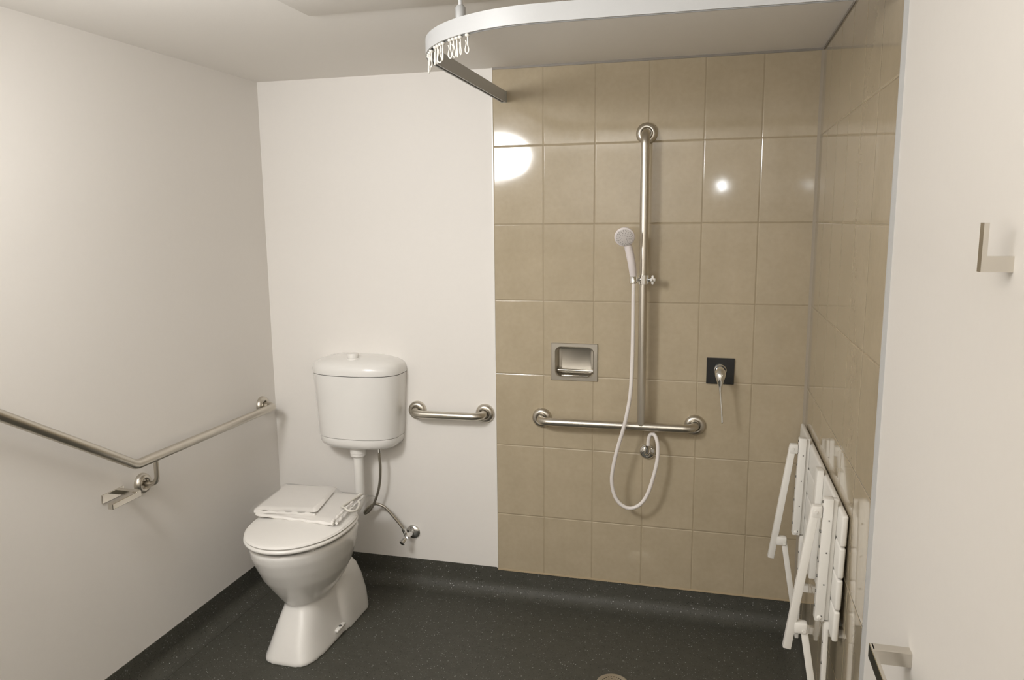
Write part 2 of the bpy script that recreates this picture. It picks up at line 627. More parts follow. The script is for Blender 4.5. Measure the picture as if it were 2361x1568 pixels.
slices(bm, [(0.0, 0.119, -0.47, -0.203, 4, 7), (0.08, 0.112, -0.45, -0.208, 4, 7), (0.16, 0.102, -0.43, -0.222, 3, 5), (0.21, 0.090, -0.42, -0.240, 3, 4.5),
            (0.245, 0.074, -0.41, -0.262, 2.6, 3.5), (0.265, 0.052, -0.39, -0.285, 2.5, 3), (0.275, 0.025, -0.36, -0.31, 2, 2)])
pan = link('pan', bm, CERAMIC, tl, True, 80)
rm = pan.modifiers.new('Remesh', 'REMESH')
rm.mode = 'VOXEL'
rm.voxel_size = 0.0055
rm.use_smooth_shade = True
sm = pan.modifiers.new('Smooth', 'SMOOTH')
sm.factor = 0.6
sm.iterations = 4
# fixing recess low on the side
bm = nb()
box(bm, PX + 0.080, PX + 0.1155, -0.498, -0.432, 0.030, 0.042, 0.004, 3)
link('fixing_lug', bm, CERAMIC, tl)
bm = nb()
lathe(bm, [(0, 0.006), (0.002, 0.006), (0.003, 0.0)], (PX + 0.108, -0.465, 0.042), (0, 0, 1), 16)
link('fixing_screw', bm, RIVET, tl)
# seat ring and lid
LC, LA, LF, LB = -0.520, 0.187, 0.246, 0.20


def plate(bm, z0, z1, inset0, inset1, dome=0.0, n=72):
    loops = []

    def lp(z, i):
        return egg(PX, LC, LA - i, LF - i, LB - i, z, n, 2.05, 2.9)
    rr = min(0.006, (z1 - z0) * 0.45)
    for k in range(5):
        t = PI / 2 * k / 4
        loops.append(lp(z0 + rr * (1 - math.sin(t)), inset0 + rr * (1 - math.cos(PI / 2 - t)) if False else inset0 + rr * (1 - math.sin(t))))
    loops = [lp(z0, inset0 + rr), lp(z0 + rr * 0.3, inset0 + rr * 0.3), lp(z0 + rr, inset0)]
    loops += [lp(z1 - rr, inset1), lp(z1 - rr * 0.3, inset1 + rr * 0.3), lp(z1, inset1 + rr)]
    if dome > 0:
        for k in range(1, 9):
            q = k / 9
            loops.append(lp(z1 + dome * (1 - (1 - q) ** 2), inset1 + rr + (LA - 0.03) * q))
    loft(bm, loops)


bm = nb(); plate(bm, 0.4530, 0.4680, 0.0, 0.0); link('seat', bm, PLASTIC_W, tl, True, 60)
bm = nb(); plate(bm, 0.4692, 0.4800, 0.003, 0.006, 0.011); link('lid', bm, PLASTIC_W, tl, True, 60)
for k, (bx, by) in enumerate(((-0.11, -0.66), (0.11, -0.66), (-0.13, -0.42), (0.13, -0.42))):
    bm = nb(); box(bm, PX + bx - 0.02, PX + bx + 0.02, by - 0.008, by + 0.008, 0.436, 0.4535, 0.003)
    link('buffer', bm, PLASTIC_W, tl)
for s in (-1, 1):
    bm = nb()
    lathe(bm, [(-0.028, 0.0), (-0.028, 0.011), (0.028, 0.011), (0.028, 0.0)], (PX + s * 0.075, -0.318, 0.463), (1, 0, 0), 20)
    lathe(bm, [(0, 0.013), (0.02, 0.011)], (PX + s * 0.075, -0.318, 0.436), (0, 0, 1), 20)
    link('hinge', bm, PLASTIC_W, tl)

# ------------------------------------------------------------------ cistern
ct = thing('cistern', 'white wall-hung plastic cistern with round flush button above the toilet', 'cistern', (TX, 0, 0.64))


def dplan(w, dep, side, z, n=40, ex=2.5):
    """flat back on the wall, short straight sides, bowed front"""
    out = [(TX + w, YW - 0.0005, z)]
    for k in range(n + 1):
        t = PI * k / n
        c, s = math.cos(t), math.sin(t)
        out.append((TX + w * math.copysign(abs(c) ** (2 / ex), c), -side - (dep - side) * abs(s) ** (2 / ex), z))
    out.append((TX - w, YW - 0.0005, z))
    return out


def wz(z):
    return 0.176 + (z - 0.64) / 0.34 * 0.021


bm = nb()
loft(bm, [dplan(wz(z), 0.150 + (z - 0.64) * 0.03, 0.045, z) for z in (0.689, 0.692, 0.75, 0.82, 0.89, 0.952, 0.955)])
link('tank', bm, CERAMIC, ct, True, 40)
bm = nb()
rows = []
for z, ins in ((0.640, 0.030), (0.644, 0.017), (0.652, 0.008), (0.664, 0.003), (0.680, 0.001), (0.686, 0.002), (0.687, 0.006)):
    rows.append(dplan(wz(z) - ins, 0.151 - ins, 0.045 - ins * 0.3, z))
loft(bm, rows)
link('base_tray', bm, CERAMIC, ct, True, 50)
bm = nb()
rows = []
for z, ins in ((0.957, 0.004), (0.958, 0.0), (0.975, -0.001), (0.990, 0.003), (1.000, 0.010), (1.008, 0.024), (1.015, 0.045), (1.021, 0.075), (1.025, 0.105)):
    rows.append(dplan(wz(0.957) + 0.001 - ins, max(0.161 - ins * 0.95, 0.03), max(0.045 - ins * 0.35, 0.004), z))
loft(bm, rows)
link('tank_lid', bm, CERAMIC, ct, True, 50)
bm = nb()
lathe(bm, [(0, 0.028), (0.007, 0.027), (0.009, 0.023), (0.009, 0.022), (0.022, 0.025), (0.027, 0.023), (0.028, 0.0)], (TX - 0.003, -0.085, 1.014), (0, 0, 1), 32)
link('flush_button', bm, PLASTIC_W, ct)
bm = nb()
tube(bm, fillet([(TX, -0.08, 0.645), (TX, -0.08, 0.375), (TX - 0.012, -0.335, 0.375)], 0.055, 10), 0.0215, 28)
link('flush_pipe', bm, PLASTIC_W, ct, True, 60)
bm = nb()
lathe(bm, [(0, 0.027), (0.004, 0.0325), (0.014, 0.0325), (0.016, 0.034), (0.040, 0.035), (0.043, 0.032)], (TX, -0.08, 0.597), (0, 0, 1), 24)
link('pipe_nut', bm, PLASTIC_W, ct, True, 30)

# water supply
ho = nb()
hp = spline([(-0.495, -0.075, 0.642), (-0.495, -0.075, 0.60), (-0.494, -0.072, 0.543), (-0.506, -0.066, 0.460), (-0.535, -0.058, 0.385), (-0.562, -0.052, 0.345),
             (-0.583, -0.050, 0.330), (-0.582, -0.052, 0.340), (-0.562, -0.052, 0.362), (-0.530, -0.052, 0.378), (-0.490, -0.050, 0.366), (-0.448, -0.048, 0.322), (-0.412, -0.046, 0.278), (-0.404, -0.046, 0.262)], 8)
tube(ho, hp, 0.0058, 14)
o = link('supply_hose', ho, BRAID, None, True, 80)
tag(o, 'thin braided steel water hose curling from the cistern down to the chrome wall valve', 'hose')
bm = nb(); lathe(bm, [(0, 0.0075), (0.018, 0.0075), (0.018, 0.006), (0.022, 0.006)], (-0.495, -0.075, 0.618), (0, 0, 1), 16)
link('hose_ferrule', bm, CHROME, o)
bm = nb(); lathe(bm, [(-0.008, 0.0085), (0.014, 0.0085)], (-0.404, -0.046, 0.262), (-0.35, 0, 0.94), 8)
link('hose_nut', bm, CHROME, o)

vv = thing('stop_valve', 'small round chrome stop valve on the white wall beside the toilet', 'valve', (-0.385, YW, 0.242))
bm = nb(); lathe(bm, [(0, 0.031), (0.004, 0.031), (0.009, 0.027), (0.013, 0.015), (0.014, 0.0)], (-0.385, YW, 0.242), (0, -1, 0), 32)
link('wall_flange', bm, CHROME, vv)
bm = nb(); lathe(bm, [(0, 0.010), (0.05, 0.010), (0.053, 0.008), (0.053, 0)], (-0.387, -0.002, 0.242), (-0.12, -1, 0), 20)
lathe(bm, [(-0.004, 0.009), (0.018, 0.009)], (-0.396, -0.046, 0.244), (-0.35, 0, 0.94), 16)
link('valve_body', bm, CHROME, vv)
bm = nb(); lathe(bm, [(0.006, 0.006), (0.014, 0.006), (0.016, 0.0125), (0.034, 0.0135), (0.037, 0.011), (0.037, 0)], (-0.392, -0.050, 0.240), (-0.35, -0.75, -0.5), 20)
link('valve_handle', bm, CHROME, vv)

# ------------------------------------------------------------------ wrapped shower curtain on the toilet lid
ZB = 0.4905


def cushion(bm, c4, z0, z1, n=26, m=18, wob=0.0012, seed=0, droop=0.0):
    """soft folded slab over the quad c4 (front-left, front-right, back-right, back-left)"""
    a, b, c, dd_ = [Vector((p[0], p[1], 0)) for p in c4]
    th = (z1 - z0)

    def pt(u, v, top):
        p = (a * (1 - u) + b * u) * (1 - v) + (dd_ * (1 - u) + c * u) * v
        eu, ev = min(u, 1 - u), min(v, 1 - v)
        prof = min(1.0, eu / 0.03) * min(1.0, ev / 0.05)
        prof = math.sqrt(max(0, 1 - (1 - prof) ** 2))
        w = noise.noise(Vector((p.x * 30 + seed, p.y * 22, seed * 3.1))) * wob * 2 + noise.noise(Vector((p.x * 9 + seed, p.y * 60, 4.0))) * wob
        z = (z0 + z1) / 2 + (th / 2 * prof * (1 if top else -1)) + (w if top else 0) - droop * (u ** 2) * th
        return Vector((p.x, p.y, z))
    T = [[bm.verts.new(pt(i / n, j / m, True)) for j in range(m + 1)] for i in range(n + 1)]
    B = [[T[i][j] if i in (0, n) or j in (0, m) else bm.verts.new(pt(i / n, j / m, False)) for j in range(m + 1)] for i in range(n + 1)]
    for i in range(n):
        for j in range(m):
            bm.faces.new((T[i][j], T[i + 1][j], T[i + 1][j + 1], T[i][j + 1]))
            try:
                bm.faces.new((B[i][j], B[i][j + 1], B[i + 1][j + 1], B[i + 1][j]))
            except ValueError:
                pass


cu = thing('folded_shower_curtain', 'new white shower curtain folded in a clear bag lying on the toilet lid', 'shower curtain', (-0.64, -0.4, ZB))
bm = nb(); cushion(bm, [(-0.800, -0.532), (-0.458, -0.548), (-0.490, -0.262), (-0.822, -0.258)], ZB - 0.001, ZB + 0.011, seed=1.0)
link('lower_fold', bm, FABRIC, cu, True, 80)
bm = nb(); cushion(bm, [(-0.806, -0.532), (-0.562, -0.498), (-0.612, -0.232), (-0.832, -0.258)], ZB + 0.0105, ZB + 0.027, seed=5.0, wob=0.0008)
link('upper_fold', bm, FABRIC, cu, True, 80)
bm = nb()
for k, (p, q) in enumerate((((-0.800, -0.540, ZB + 0.014), (-0.560, -0.512, ZB + 0.013)), ((-0.792, -0.543, ZB + 0.006), (-0.464, -0.556, ZB + 0.003)))):
    pts = []
    for i in range(25):
        u = i / 24
        pts.append(Vector(p).lerp(Vector(q), u) + Vector((0, 0.004 + 0.0018 * math.sin(u * 23 + k), 0.0012 * math.sin(u * 31 + k * 2))))
    tube(bm, pts, [0.0066 + 0.0012 * math.sin(i * 1.3) for i in range(25)], 12)
link('front_fold', bm, FABRIC, cu, True, 80)
bm = nb()
for k, dx in enumerate((0.0, 0.017)):
    pts = []
    for i in range(29):
        v = i / 28
        pts.append(Vector((-0.470 + dx - 0.026 * v, -0.552 + 0.285 * v, ZB + 0.010 - 0.004 * k + 0.0025 * math.sin(v * 40 + k))))
    tube(bm, pts, [0.0052 - 0.001 * k + 0.0014 * math.sin(i * 1.7 + k) for i in range(29)], 10)
link('header_tape', bm, FABRIC, cu, True, 80)
# bag: thin crumpled clear film, longer than the cloth on the right
bm = nb()
nn, mm_ = 44, 30
G = []
for i in range(nn + 1):
    row = []
    for j in range(mm_ + 1):
        u, v = i / nn, j / mm_
        x = -0.836 + 0.395 * u + 0.022 * (1 - v)
        y = -0.556 + 0.315 * v
        base = ZB + 0.0295 if u < 0.58 else ZB + 0.0295 - 0.016 * min(1, (u - 0.58) / 0.06)
        if u > 0.88:
            base -= 0.006 * (u - 0.88) / 0.12
        e = min(v, 1 - v)
        if e < 0.06:
            base -= (0.06 - e) / 0.06 * 0.014
        amp = 0.0012 + 0.004 * max(0, (u - 0.85)) / 0.15
        z = base + amp * noise.noise(Vector((x * 70, y * 45, 1.7)))
        row.append(bm.verts.new((x, y + 0.002 * noise.noise(Vector((x * 50, 3, v * 5))), z)))
    G.append(row)
for i in range(nn):
    for j in range(mm_):
        bm.faces.new((G[i][j], G[i + 1][j], G[i + 1][j + 1], G[i][j + 1]))
link('clear_bag', bm, CLEAR, cu, True, 40)
bm = nb()
tube(bm, spline([(-0.500, -0.420, ZB + 0.017), (-0.476, -0.440, ZB + 0.022), (-0.452, -0.456, ZB + 0.019), (-0.434, -0.440, ZB + 0.014), (-0.436, -0.408, ZB + 0.014), (-0.448, -0.372, ZB + 0.016), (-0.462, -0.350, ZB + 0.016)], 6), 0.0042, 10)
tube(bm, spline([(-0.500, -0.420, ZB + 0.017), (-0.492, -0.370, ZB + 0.019), (-0.486, -0.310, ZB + 0.018), (-0.486, -0.270, ZB + 0.014)], 6), 0.0042, 10)
link('hanger_loop', bm, LOOP, cu, True, 80)


# ------------------------------------------------------------------ grab rails
def flange(bm, p, ax, rad=0.040):
    q = [(0.0, rad), (0.003, rad), (0.010, rad * 0.97), (0.016, rad * 0.86), (0.0195, rad * 0.70), (0.020, rad * 0.60), (0.018, rad * 0.50), (0.009, rad * 0.45), (0.009, 0.010)]
    lathe(bm, q, p, ax, 40)


def flange_part(p, ax, par, rad=0.040):
    b = nb()
    flange(b, p, ax, rad)
    return link('wall_flange', b, BRUSHED, par, True, 60)


RB = 0.016
g = thing('grab_rail', 'short horizontal steel grab rail on the white wall beside the cistern', 'grab rail', (-0.2, YW, 0.79))
bm = nb()
tube(bm, fillet([(-0.348, YW, 0.790), (-0.348, -0.062, 0.790), (-0.050, -0.062, 0.793), (-0.050, YW, 0.793)], 0.042, 10), RB, 28)
link('bar', bm, BRUSHED, g, True, 60)
flange_part((-0.348, YW, 0.790), (0, -1, 0), g)
flange_part((-0.050, YW, 0.793), (0, -1, 0), g)

g = thing('grab_rail', 'T-shaped steel grab rail with a tall upright on the tiled shower wall', 'grab rail', (0.595, 0, 0.79))
bm = nb()
OY = -0.066
tube(bm, fillet([(0.193, 0, 0.791), (0.193, OY, 0.791), (0.796, OY, 0.796), (0.796, 0, 0.796)], 0.042, 10), RB, 28)
link('horizontal_bar', bm, BRUSHED, g, True, 60)
bm = nb()
tube(bm, fillet([(0.593, 0, 1.895), (0.593, OY, 1.895), (0.596, OY, 0.80)], 0.042, 10), RB, 28)
link('upright_bar', bm, BRUSHED, g, True, 60)
flange_part((0.193, 0, 0.791), (0, -1, 0), g)
flange_part((0.796, 0, 0.796), (0, -1, 0), g)
flange_part((0.593, 0, 1.895), (0, -1, 0), g)

g = thing('grab_rail', 'long bent steel grab rail sloping up along the left wall', 'grab rail', (XL, -0.84, 0.8))
bm = nb()
XB = XL + 0.066
tube(bm, fillet([(XL, -0.101, 0.800), (XB, -0.101, 0.800), (XB, -0.930, 0.803), (XB, -1.76, 1.311), (XL, -1.76, 1.311)], [0.035, 0.06, 0.035], 10), RB, 28)
link('bar', bm, BRUSHED, g, True, 60)
flange_part((XL, -0.101, 0.800), (1, 0, 0), g)
flange_part((XL, -1.76, 1.311), (1, 0, 0), g)
bm = nb()
tube(bm, fillet([(XB, -0.840, 0.795), (XB, -0.840, 0.704), (XL, -0.840, 0.704)], 0.032, 10), 0.0085, 20)
link('support_stem', bm, BRUSHED, g, True, 60)
flange_part((XL, -0.840, 0.704), (1, 0, 0), g, 0.036)

# ------------------------------------------------------------------ toilet paper holder
g = thing('toilet_paper_holder', 'empty polished steel toilet paper holder under the bent rail on the left wall', 'toilet paper holder', (XL, -0.98, 0.71))
bm = nb(); box(bm, XL, XL + 0.006, -1.020, -0.925, 0.697, 0.725, 0.0012)
link('back_plate', bm, POLISHED, g, False)
bm = nb(); box(bm, XL + 0.005, XL + 0.088, -0.962, -0.944, 0.708, 0.7255, 0.0015)
link('stub', bm, POLISHED, g, False)
bm = nb(); box(bm, XL + 0.069, XL + 0.0885, -1.068, -0.943, 0.703, 0.722, 0.0015)
link('roll_arm', bm, POLISHED, g, False)

# ------------------------------------------------------------------ recessed soap dish
g = thing('soap_dish', 'square recessed stainless steel soap dish set into the shower tiles', 'soap dish', (0.3245, 0, 1.024))
bm = nb()
ox0, ox1, oz0, oz1 = 0.231, 0.418, 0.949, 1.100
ix0, ix1, iz0, iz1 = 0.250, 0.400, 0.966, 1.083
loops = [rrect(ox0, ox1, oz0, oz1, 0.0, 0.0015), rrect(ox0, ox1, oz0, oz1, -0.004, 0.0015), rrect(ox0 + 0.002, ox1 - 0.002, oz0 + 0.002, oz1 - 0.002, -0.0065, 0.0015),
         rrect(ix0 - 0.003, ix1 + 0.003, iz0 - 0.003, iz1 + 0.003, -0.0065, 0.024), rrect(ix0, ix1, iz0, iz1, -0.003, 0.022),
         rrect(ix0 + 0.002, ix1 - 0.002, iz0 + 0.002, iz1 - 0.002, 0.030, 0.020), rrect(ix0 + 0.006, ix1 - 0.006, iz0 + 0.006, iz1 - 0.006, 0.040, 0.016),
         rrect(ix0 + 0.014, ix1 - 0.014, iz0 + 0.014, iz1 - 0.014, 0.043, 0.010)]
loft(bm, loops, cap0=False, cap1=True)
link('recess', bm, BRUSHED, g, True, 32)
bm = nb()
tube(bm, [(ix0 + 0.003, 0.020, iz0 + 0.020), (ix1 - 0.003, 0.020, iz0 + 0.020)], 0.006, 16)
box(bm, ix0 + 0.003, ix1 - 0.003, 0.016, 0.040, iz0 + 0.014, iz0 + 0.0185, 0.001)
link('shelf_lip', bm, BRUSHED, g, True, 40)
bm = nb()
for k in range(4):
    xx = ix0 + 0.036 + k * 0.027
    lathe(bm, [(0, 0.0), (0, 0.0035), (0.0012, 0.003), (0.0012, 0)], (xx, 0.006, iz0 + 0.0022), (0, 0, 1), 12)
box(bm, ix0 + 0.022, ix1 - 0.020, 0.0015, 0.010, iz0 + 0.0012, iz0 + 0.0032, 0.0008)
link('drain_strip', bm, POLISHED, g, True, 40)

# ------------------------------------------------------------------ shower mixer
g = thing('shower_mixer', 'chrome lever tap on a square black plate on the shower tiles', 'tap', (0.885, 0, 1.012))
bm = nb(); box(bm, 0.833, 0.9345, -0.008, 0.0, 0.962, 1.062, 0.0012)
link('backplate', bm, BLACK, g, False)
bm = nb(); lathe(bm, [(0, 0.024), (0.010, 0.024), (0.012, 0.0225), (0.013, 0.021), (0.030, 0.021), (0.040, 0.0205), (0.050, 0.017), (0.056, 0.010), (0.058, 0)], (0.8835, -0.008, 1.016), (0, -1, 0), 36)
link('tap_body', bm, CHROME, g, True, 40)
bm = nb()
lv = [(0.8835, -0.050, 1.018), (0.8835, -0.064, 1.010), (0.8838, -0.073, 0.994), (0.8845, -0.078, 0.972), (0.886, -0.082, 0.945), (0.890, -0.087, 0.905), (0.893, -0.091, 0.865), (0.8955, -0.093, 0.836)]
tube(bm, spline(lv, 4), [0.020, 0.0205, 0.0208, 0.0205, 0.020, 0.0195, 0.0185, 0.0172, 0.0155, 0.0138, 0.012, 0.0102, 0.0085, 0.0072, 0.0062, 0.0054, 0.0048, 0.0044, 0.0042, 0.004, 0.0038, 0.0037, 0.0036, 0.0035, 0.0035, 0.0035, 0.0035, 0.0036, 0.0036][:29], 20)
bmesh.ops.create_uvsphere(bm, u_segments=16, v_segments=10, radius=0.0042, matrix=Matrix.Translation((0.8955, -0.093, 0.835)))
link('lever', bm, CHROME, g, True, 60)

# ------------------------------------------------------------------ hand shower
g = thing('hand_shower', 'white hand shower clipped to the tall steel upright with its hose hanging', 'hand shower', (0.56, -0.1, 1.36))
HC = Vector((0.532, -0.150, 1.520))
HN = Vector((0.10, -0.93, -0.34)).normalized()
bm = nb()
lathe(bm, [(-0.024, 0.0), (-0.024, 0.008), (-0.018, 0.022), (-0.008, 0.0325), (0.0, 0.0365), (0.004, 0.0365), (0.006, 0.034)], HC, HN, 40)
hh = spline([HC - HN * 0.013 + Vector((0.002, 0, 0)), (0.541, -0.128, 1.492), (0.550, -0.122, 1.455), (0.557, -0.114, 1.415), (0.5605, -0.104, 1.382), (0.562, -0.101, 1.368)], 5)
rr_ = []
for i in range(len(hh)):
    q = i / (len(hh) - 1)
    rr_.append(0.0125 + 0.0025 * math.sin(PI * min(1, q * 1.15)))
tube(bm, hh, rr_, 24)
link('head_and_handle', bm, HEADM, g, True, 60)
bm = nb()
lathe(bm, [(0.004, 0.0), (0.004, 0.0315), (0.0075, 0.0315), (0.0085, 0.0295), (0.0085, 0.0)], HC, HN, 40)
link('spray_face', bm, HEADS, g, True, 40)
bm = nb()
uu = (Vector((0, 0, 1)) - HN * HN.z).normalized()
ww = HN.cross(uu)
for ring, cnt in ((0.010, 6), (0.017, 11), (0.0235, 16), (0.0285, 21)):
    for k in range(cnt):
        a = 2 * PI * k / cnt + ring * 90
        p = HC + HN * 0.0083 + (uu * math.cos(a) + ww * math.sin(a)) * ring
        lathe(bm, [(0, 0.0017), (0.0012, 0.0014), (0.0012, 0)], p, HN, 8)
link('nozzles', bm, HEADF, g, True, 60)
bm = nb(); lathe(bm, [(0, 0.0118), (0.003, 0.0148), (0.024, 0.0135), (0.026, 0.012)], (0.5615, -0.103, 1.348), (-0.04, -0.03, 1), 24)
link('holder_cup', bm, CHROME, g, True, 40)
bm = nb()
tube(bm, [(0.572, -0.098, 1.360), (0.584, -0.078, 1.360)], 0.006, 14)
lathe(bm, [(-0.018, 0.0165), (-0.017, 0.0215), (0.017, 0.0215), (0.018, 0.0165)], (0.595, OY, 1.360), (0, 0, 1), 28)
tube(bm, [(0.612, OY - 0.004, 1.359), (0.623, OY - 0.006, 1.359)], 0.0075, 14)
link('slider_clamp', bm, CHROME, g, True, 40)
bm = nb()
kc = Vector((0.626, OY - 0.008, 1.359))
kx = Vector((1, -0.25, 0)).normalized()
lathe(bm, [(-0.002, 0.0), (-0.002, 0.008), (0.006, 0.0095), (0.014, 0.006), (0.016, 0)], kc, kx, 20)
for a in range(4):
    t = PI / 2 * a
    dv_ = Vector((0, 0, 1)) * math.cos(t) + kx.cross(Vector((0, 0, 1))) * math.sin(t)
    tube(bm, [kc + kx * 0.005, kc + kx * 0.004 + dv_ * 0.0115], [0.0058, 0.0048], 12)
    bmesh.ops.create_uvsphere(bm, u_segments=12, v_segments=8, radius=0.005, matrix=Matrix.Translation(kc + kx * 0.004 + dv_ * 0.0125))
link('clamp_knob', bm, PLASTIC_W, g, True, 60)
bm = nb()
hp = [(0.5625, -0.105, 1.350), (0.563, -0.108, 1.30), (0.564, -0.110, 1.175), (0.563, -0.112, 1.05), (0.558, -0.114, 0.930), (0.540, -0.114, 0.820), (0.510, -0.108, 0.705), (0.493, -0.100, 0.620),
      (0.491, -0.096, 0.565), (0.503, -0.092, 0.515), (0.527, -0.090, 0.483), (0.562, -0.088, 0.470), (0.598, -0.086, 0.487), (0.625, -0.084, 0.527), (0.645, -0.080, 0.590), (0.660, -0.074, 0.660), (0.662, -0.068, 0.715),
      (0.655, -0.060, 0.748), (0.643, -0.052, 0.763), (0.630, -0.045, 0.757), (0.624, -0.041, 0.735), (0.6225, -0.040, 0.712)]
tube(bm, spline(hp, 7), 0.0074, 16)
link('hose', bm, HOSE, g, True, 80)

g = thing('shower_outlet', 'round chrome hose outlet on the tiles below the T-shaped rail', 'hose outlet', (0.617, 0, 0.676))
bm = nb(); lathe(bm, [(0, 0.0315), (0.005, 0.0315), (0.012, 0.028), (0.018, 0.020), (0.020, 0.0)], (0.617, 0, 0.678), (0, -1, 0), 36)
link('wall_flange', bm, CHROME, g, True, 50)
bm = nb()
tube(bm, fillet([(0.617, -0.012, 0.680), (0.617, -0.040, 0.680), (0.622, -0.040, 0.712)], 0.012, 6), 0.0095, 18)
lathe(bm, [(0, 0.0105), (0.014, 0.0105)], (0.622, -0.040, 0.700), (0, 0, 1), 8)
link('elbow', bm, CHROME, g, True, 40)

# ------------------------------------------------------------------ curtain track
g = thing('curtain_track', 'curved white aluminium shower curtain track below the ceiling', 'curtain track', (0.45, -1.1, 2.05))
TX0, TYY, TR = 0.045, -1.140, 0.40
path = [Vector((TX0, -0.006, 0)), Vector((TX0, -0.35, 0)), Vector((TX0, TYY + TR, 0))]
for k in range(1, 25):
    t = PI + PI / 2 * k / 24
    path.append(Vector((TX0 + TR + TR * math.cos(t), TYY + TR + TR * math.sin(t), 0)))
path += [Vector((0.8, TYY, 0)), Vector((XT - 0.004, TYY, 0))]


def sweep(bm, prof, closed=True):
    rings = []
    n = len(path)
    for i, p in enumerate(path):
        a, b = path[max(0, i - 1)], path[min(n - 1, i + 1)]
        t = (b - a).normalized()
        out = Vector((t.y, -t.x, 0))       # towards the outside of the bend
        rings.append([bm.verts.new(p + out * q[0] + Vector((0, 0, q[1]))) for q in prof])
    m_ = len(prof)
    for i in range(n - 1):
        for k in range(m_):
            bm.faces.new((rings[i][k], rings[i][(k + 1) % m_], rings[i + 1][(k + 1) % m_], rings[i + 1][k]))
    bm.faces.new(rings[0])
    bm.faces.new(list(reversed(rings[-1])))


Z0, Z1 = 2.031, 2.072
HW = 0.009
# hollow rail: two walls, a roof, two lips leaving a dark slot
prof = [(-HW, Z1), (HW, Z1), (HW, Z0), (0.004, Z0), (0.004, Z0 + 0.003), (HW - 0.0025, Z0 + 0.003), (HW - 0.0025, Z1 - 0.003),
        (-HW + 0.0025, Z1 - 0.003), (-HW + 0.0025, Z0 + 0.003), (-0.004, Z0 + 0.003), (-0.004, Z0), (-HW, Z0)]
# sign: outside of the bend must be -x on the straight leg and -y on the long leg
t_ = (path[1] - path[0]).normalized()
if Vector((t_.y, -t_.x, 0)).x > 0:
    prof = [(-a, b) for a, b in prof]
bm = nb()
sweep(bm, prof)
link('rail', bm, ALU_W, g, True, 30)
bm = nb()
box(bm, TX0 - 0.011, TX0 + 0.0125, -0.006, 0.0, Z0 - 0.001, Z1 + 0.001, 0.001)
link('wall_bracket', bm, ALU_IN, g, False)
bm = nb()
box(bm, XT - 0.007, XT, TYY - 0.014, TYY + 0.014, Z0 - 0.003, Z1 + 0.002, 0.001)
link('wall_bracket', bm, ALU, g, False)
rx, ry = 0.225, -1.068
bm = nb(); lathe(bm, [(0, 0.0125), (0.026, 0.0125), (0.031, 0.0085), (0.031, 0)], (rx, ry, Z1), (0, 0, 1), 24)
link('rod_sleeve', bm, ALU_IN2, g, True, 40)
bm = nb(); lathe(bm, [(0, 0.0052), (ZC - Z1 - 0.029, 0.0055)], (rx, ry, Z1 + 0.025), (0, 0, 1), 16)
lathe(bm, [(0, 0.006), (0.002, 0.020), (0.006, 0.022)], (rx, ry, ZC - 0.006), (0, 0, 1), 24)
link('ceiling_rod', bm, ALU_W, g, True, 40)


# curtain gliders hanging from the track
def lean(bm):
    for v in bm.verts:
        v.co.x -= (0.862 - v.co.z) * 0.026
    return bm


def glider_mesh(k):
    b = nb()
    rg = random.Random(k)
    w = 0.0048 + 0.0022 * rg.random()
    ln = 0.040 + 0.008 * rg.random()
    lean = rg.uniform(-0.003, 0.003)
    # small carrier then a thin wire loop
    lathe(b, [(0, 0.0035), (0.003, 0.0062), (0.006, 0.0062), (0.008, 0.003)], (0, 0, -0.008), (0, 0, 1), 12)
    pts = [(0.001, 0, -0.006), (0.0012, 0, -0.018), (0.002 + lean, 0, -0.026), (w * 0.8 + lean, 0, -ln + 0.008), (w * 0.35 + lean, 0, -ln), (-w * 0.5 + lean, 0, -ln + 0.002),
           (-w * 0.8 + lean, 0, -ln + 0.010), (-w * 0.35 + lean, 0, -0.024), (-w * 0.75, 0, -0.015)]
    tube(b, spline(pts, 5), 0.0019, 8)
    return b


ARC = [(200.5, ''), (204, ''), (207.5, ''), (211, ''), (217.3, ''), (220, ''), (222.6, ''), (225, ''), (230.3, ''), (232.5, ''), (234.6, ''), (236.6, ''), (240.5, '')]
names = ['nearest the back wall of all the white loops on the track', 'second in the left cluster of white loops on the track',
         'third in the left cluster of white loops on the track', 'right-hand end of the left cluster of white loops',
         'left-hand end of the middle cluster of white loops', 'second from left in the middle cluster of white loops',
         'third from left in the middle cluster of white loops', 'right-hand end of the middle cluster of white loops',
         'left-hand end of the right cluster of white loops', 'second from left in the right cluster of white loops',
         'third from left in the right cluster of white loops', 'right-hand end of the right cluster of white loops',
         'standing alone on the right, last toward the camera']
protos = [glider_mesh(k) for k in range(4)]
pm = []
for k in range(4):
    me = bpy.data.meshes.new('curtain_hook')
    protos[k].to_mesh(me)
    protos[k].free()
    me.materials.append(LOOP)
    for p in me.polygons:
        p.use_smooth = True
    pm.append(me)
for k, (deg, _) in enumerate(ARC):
    t = math.radians(deg)
    o = bpy.data.objects.new('curtain_hook', pm[k % 4])
    o.location = (TX0 + TR + TR * math.cos(t), TYY + TR + TR * math.sin(t), Z0 + 0.001)
    o.rotation_euler = (random.uniform(-0.05, 0.05), 0, t + PI / 2 + random.uniform(-0.5, 0.5) + (0.6 if k % 3 == 0 else 0))
    COL.objects.link(o)
    tag(o, 'white wire curtain hook, ' + names[k], 'curtain hook', 'curtain hooks on the shower track')

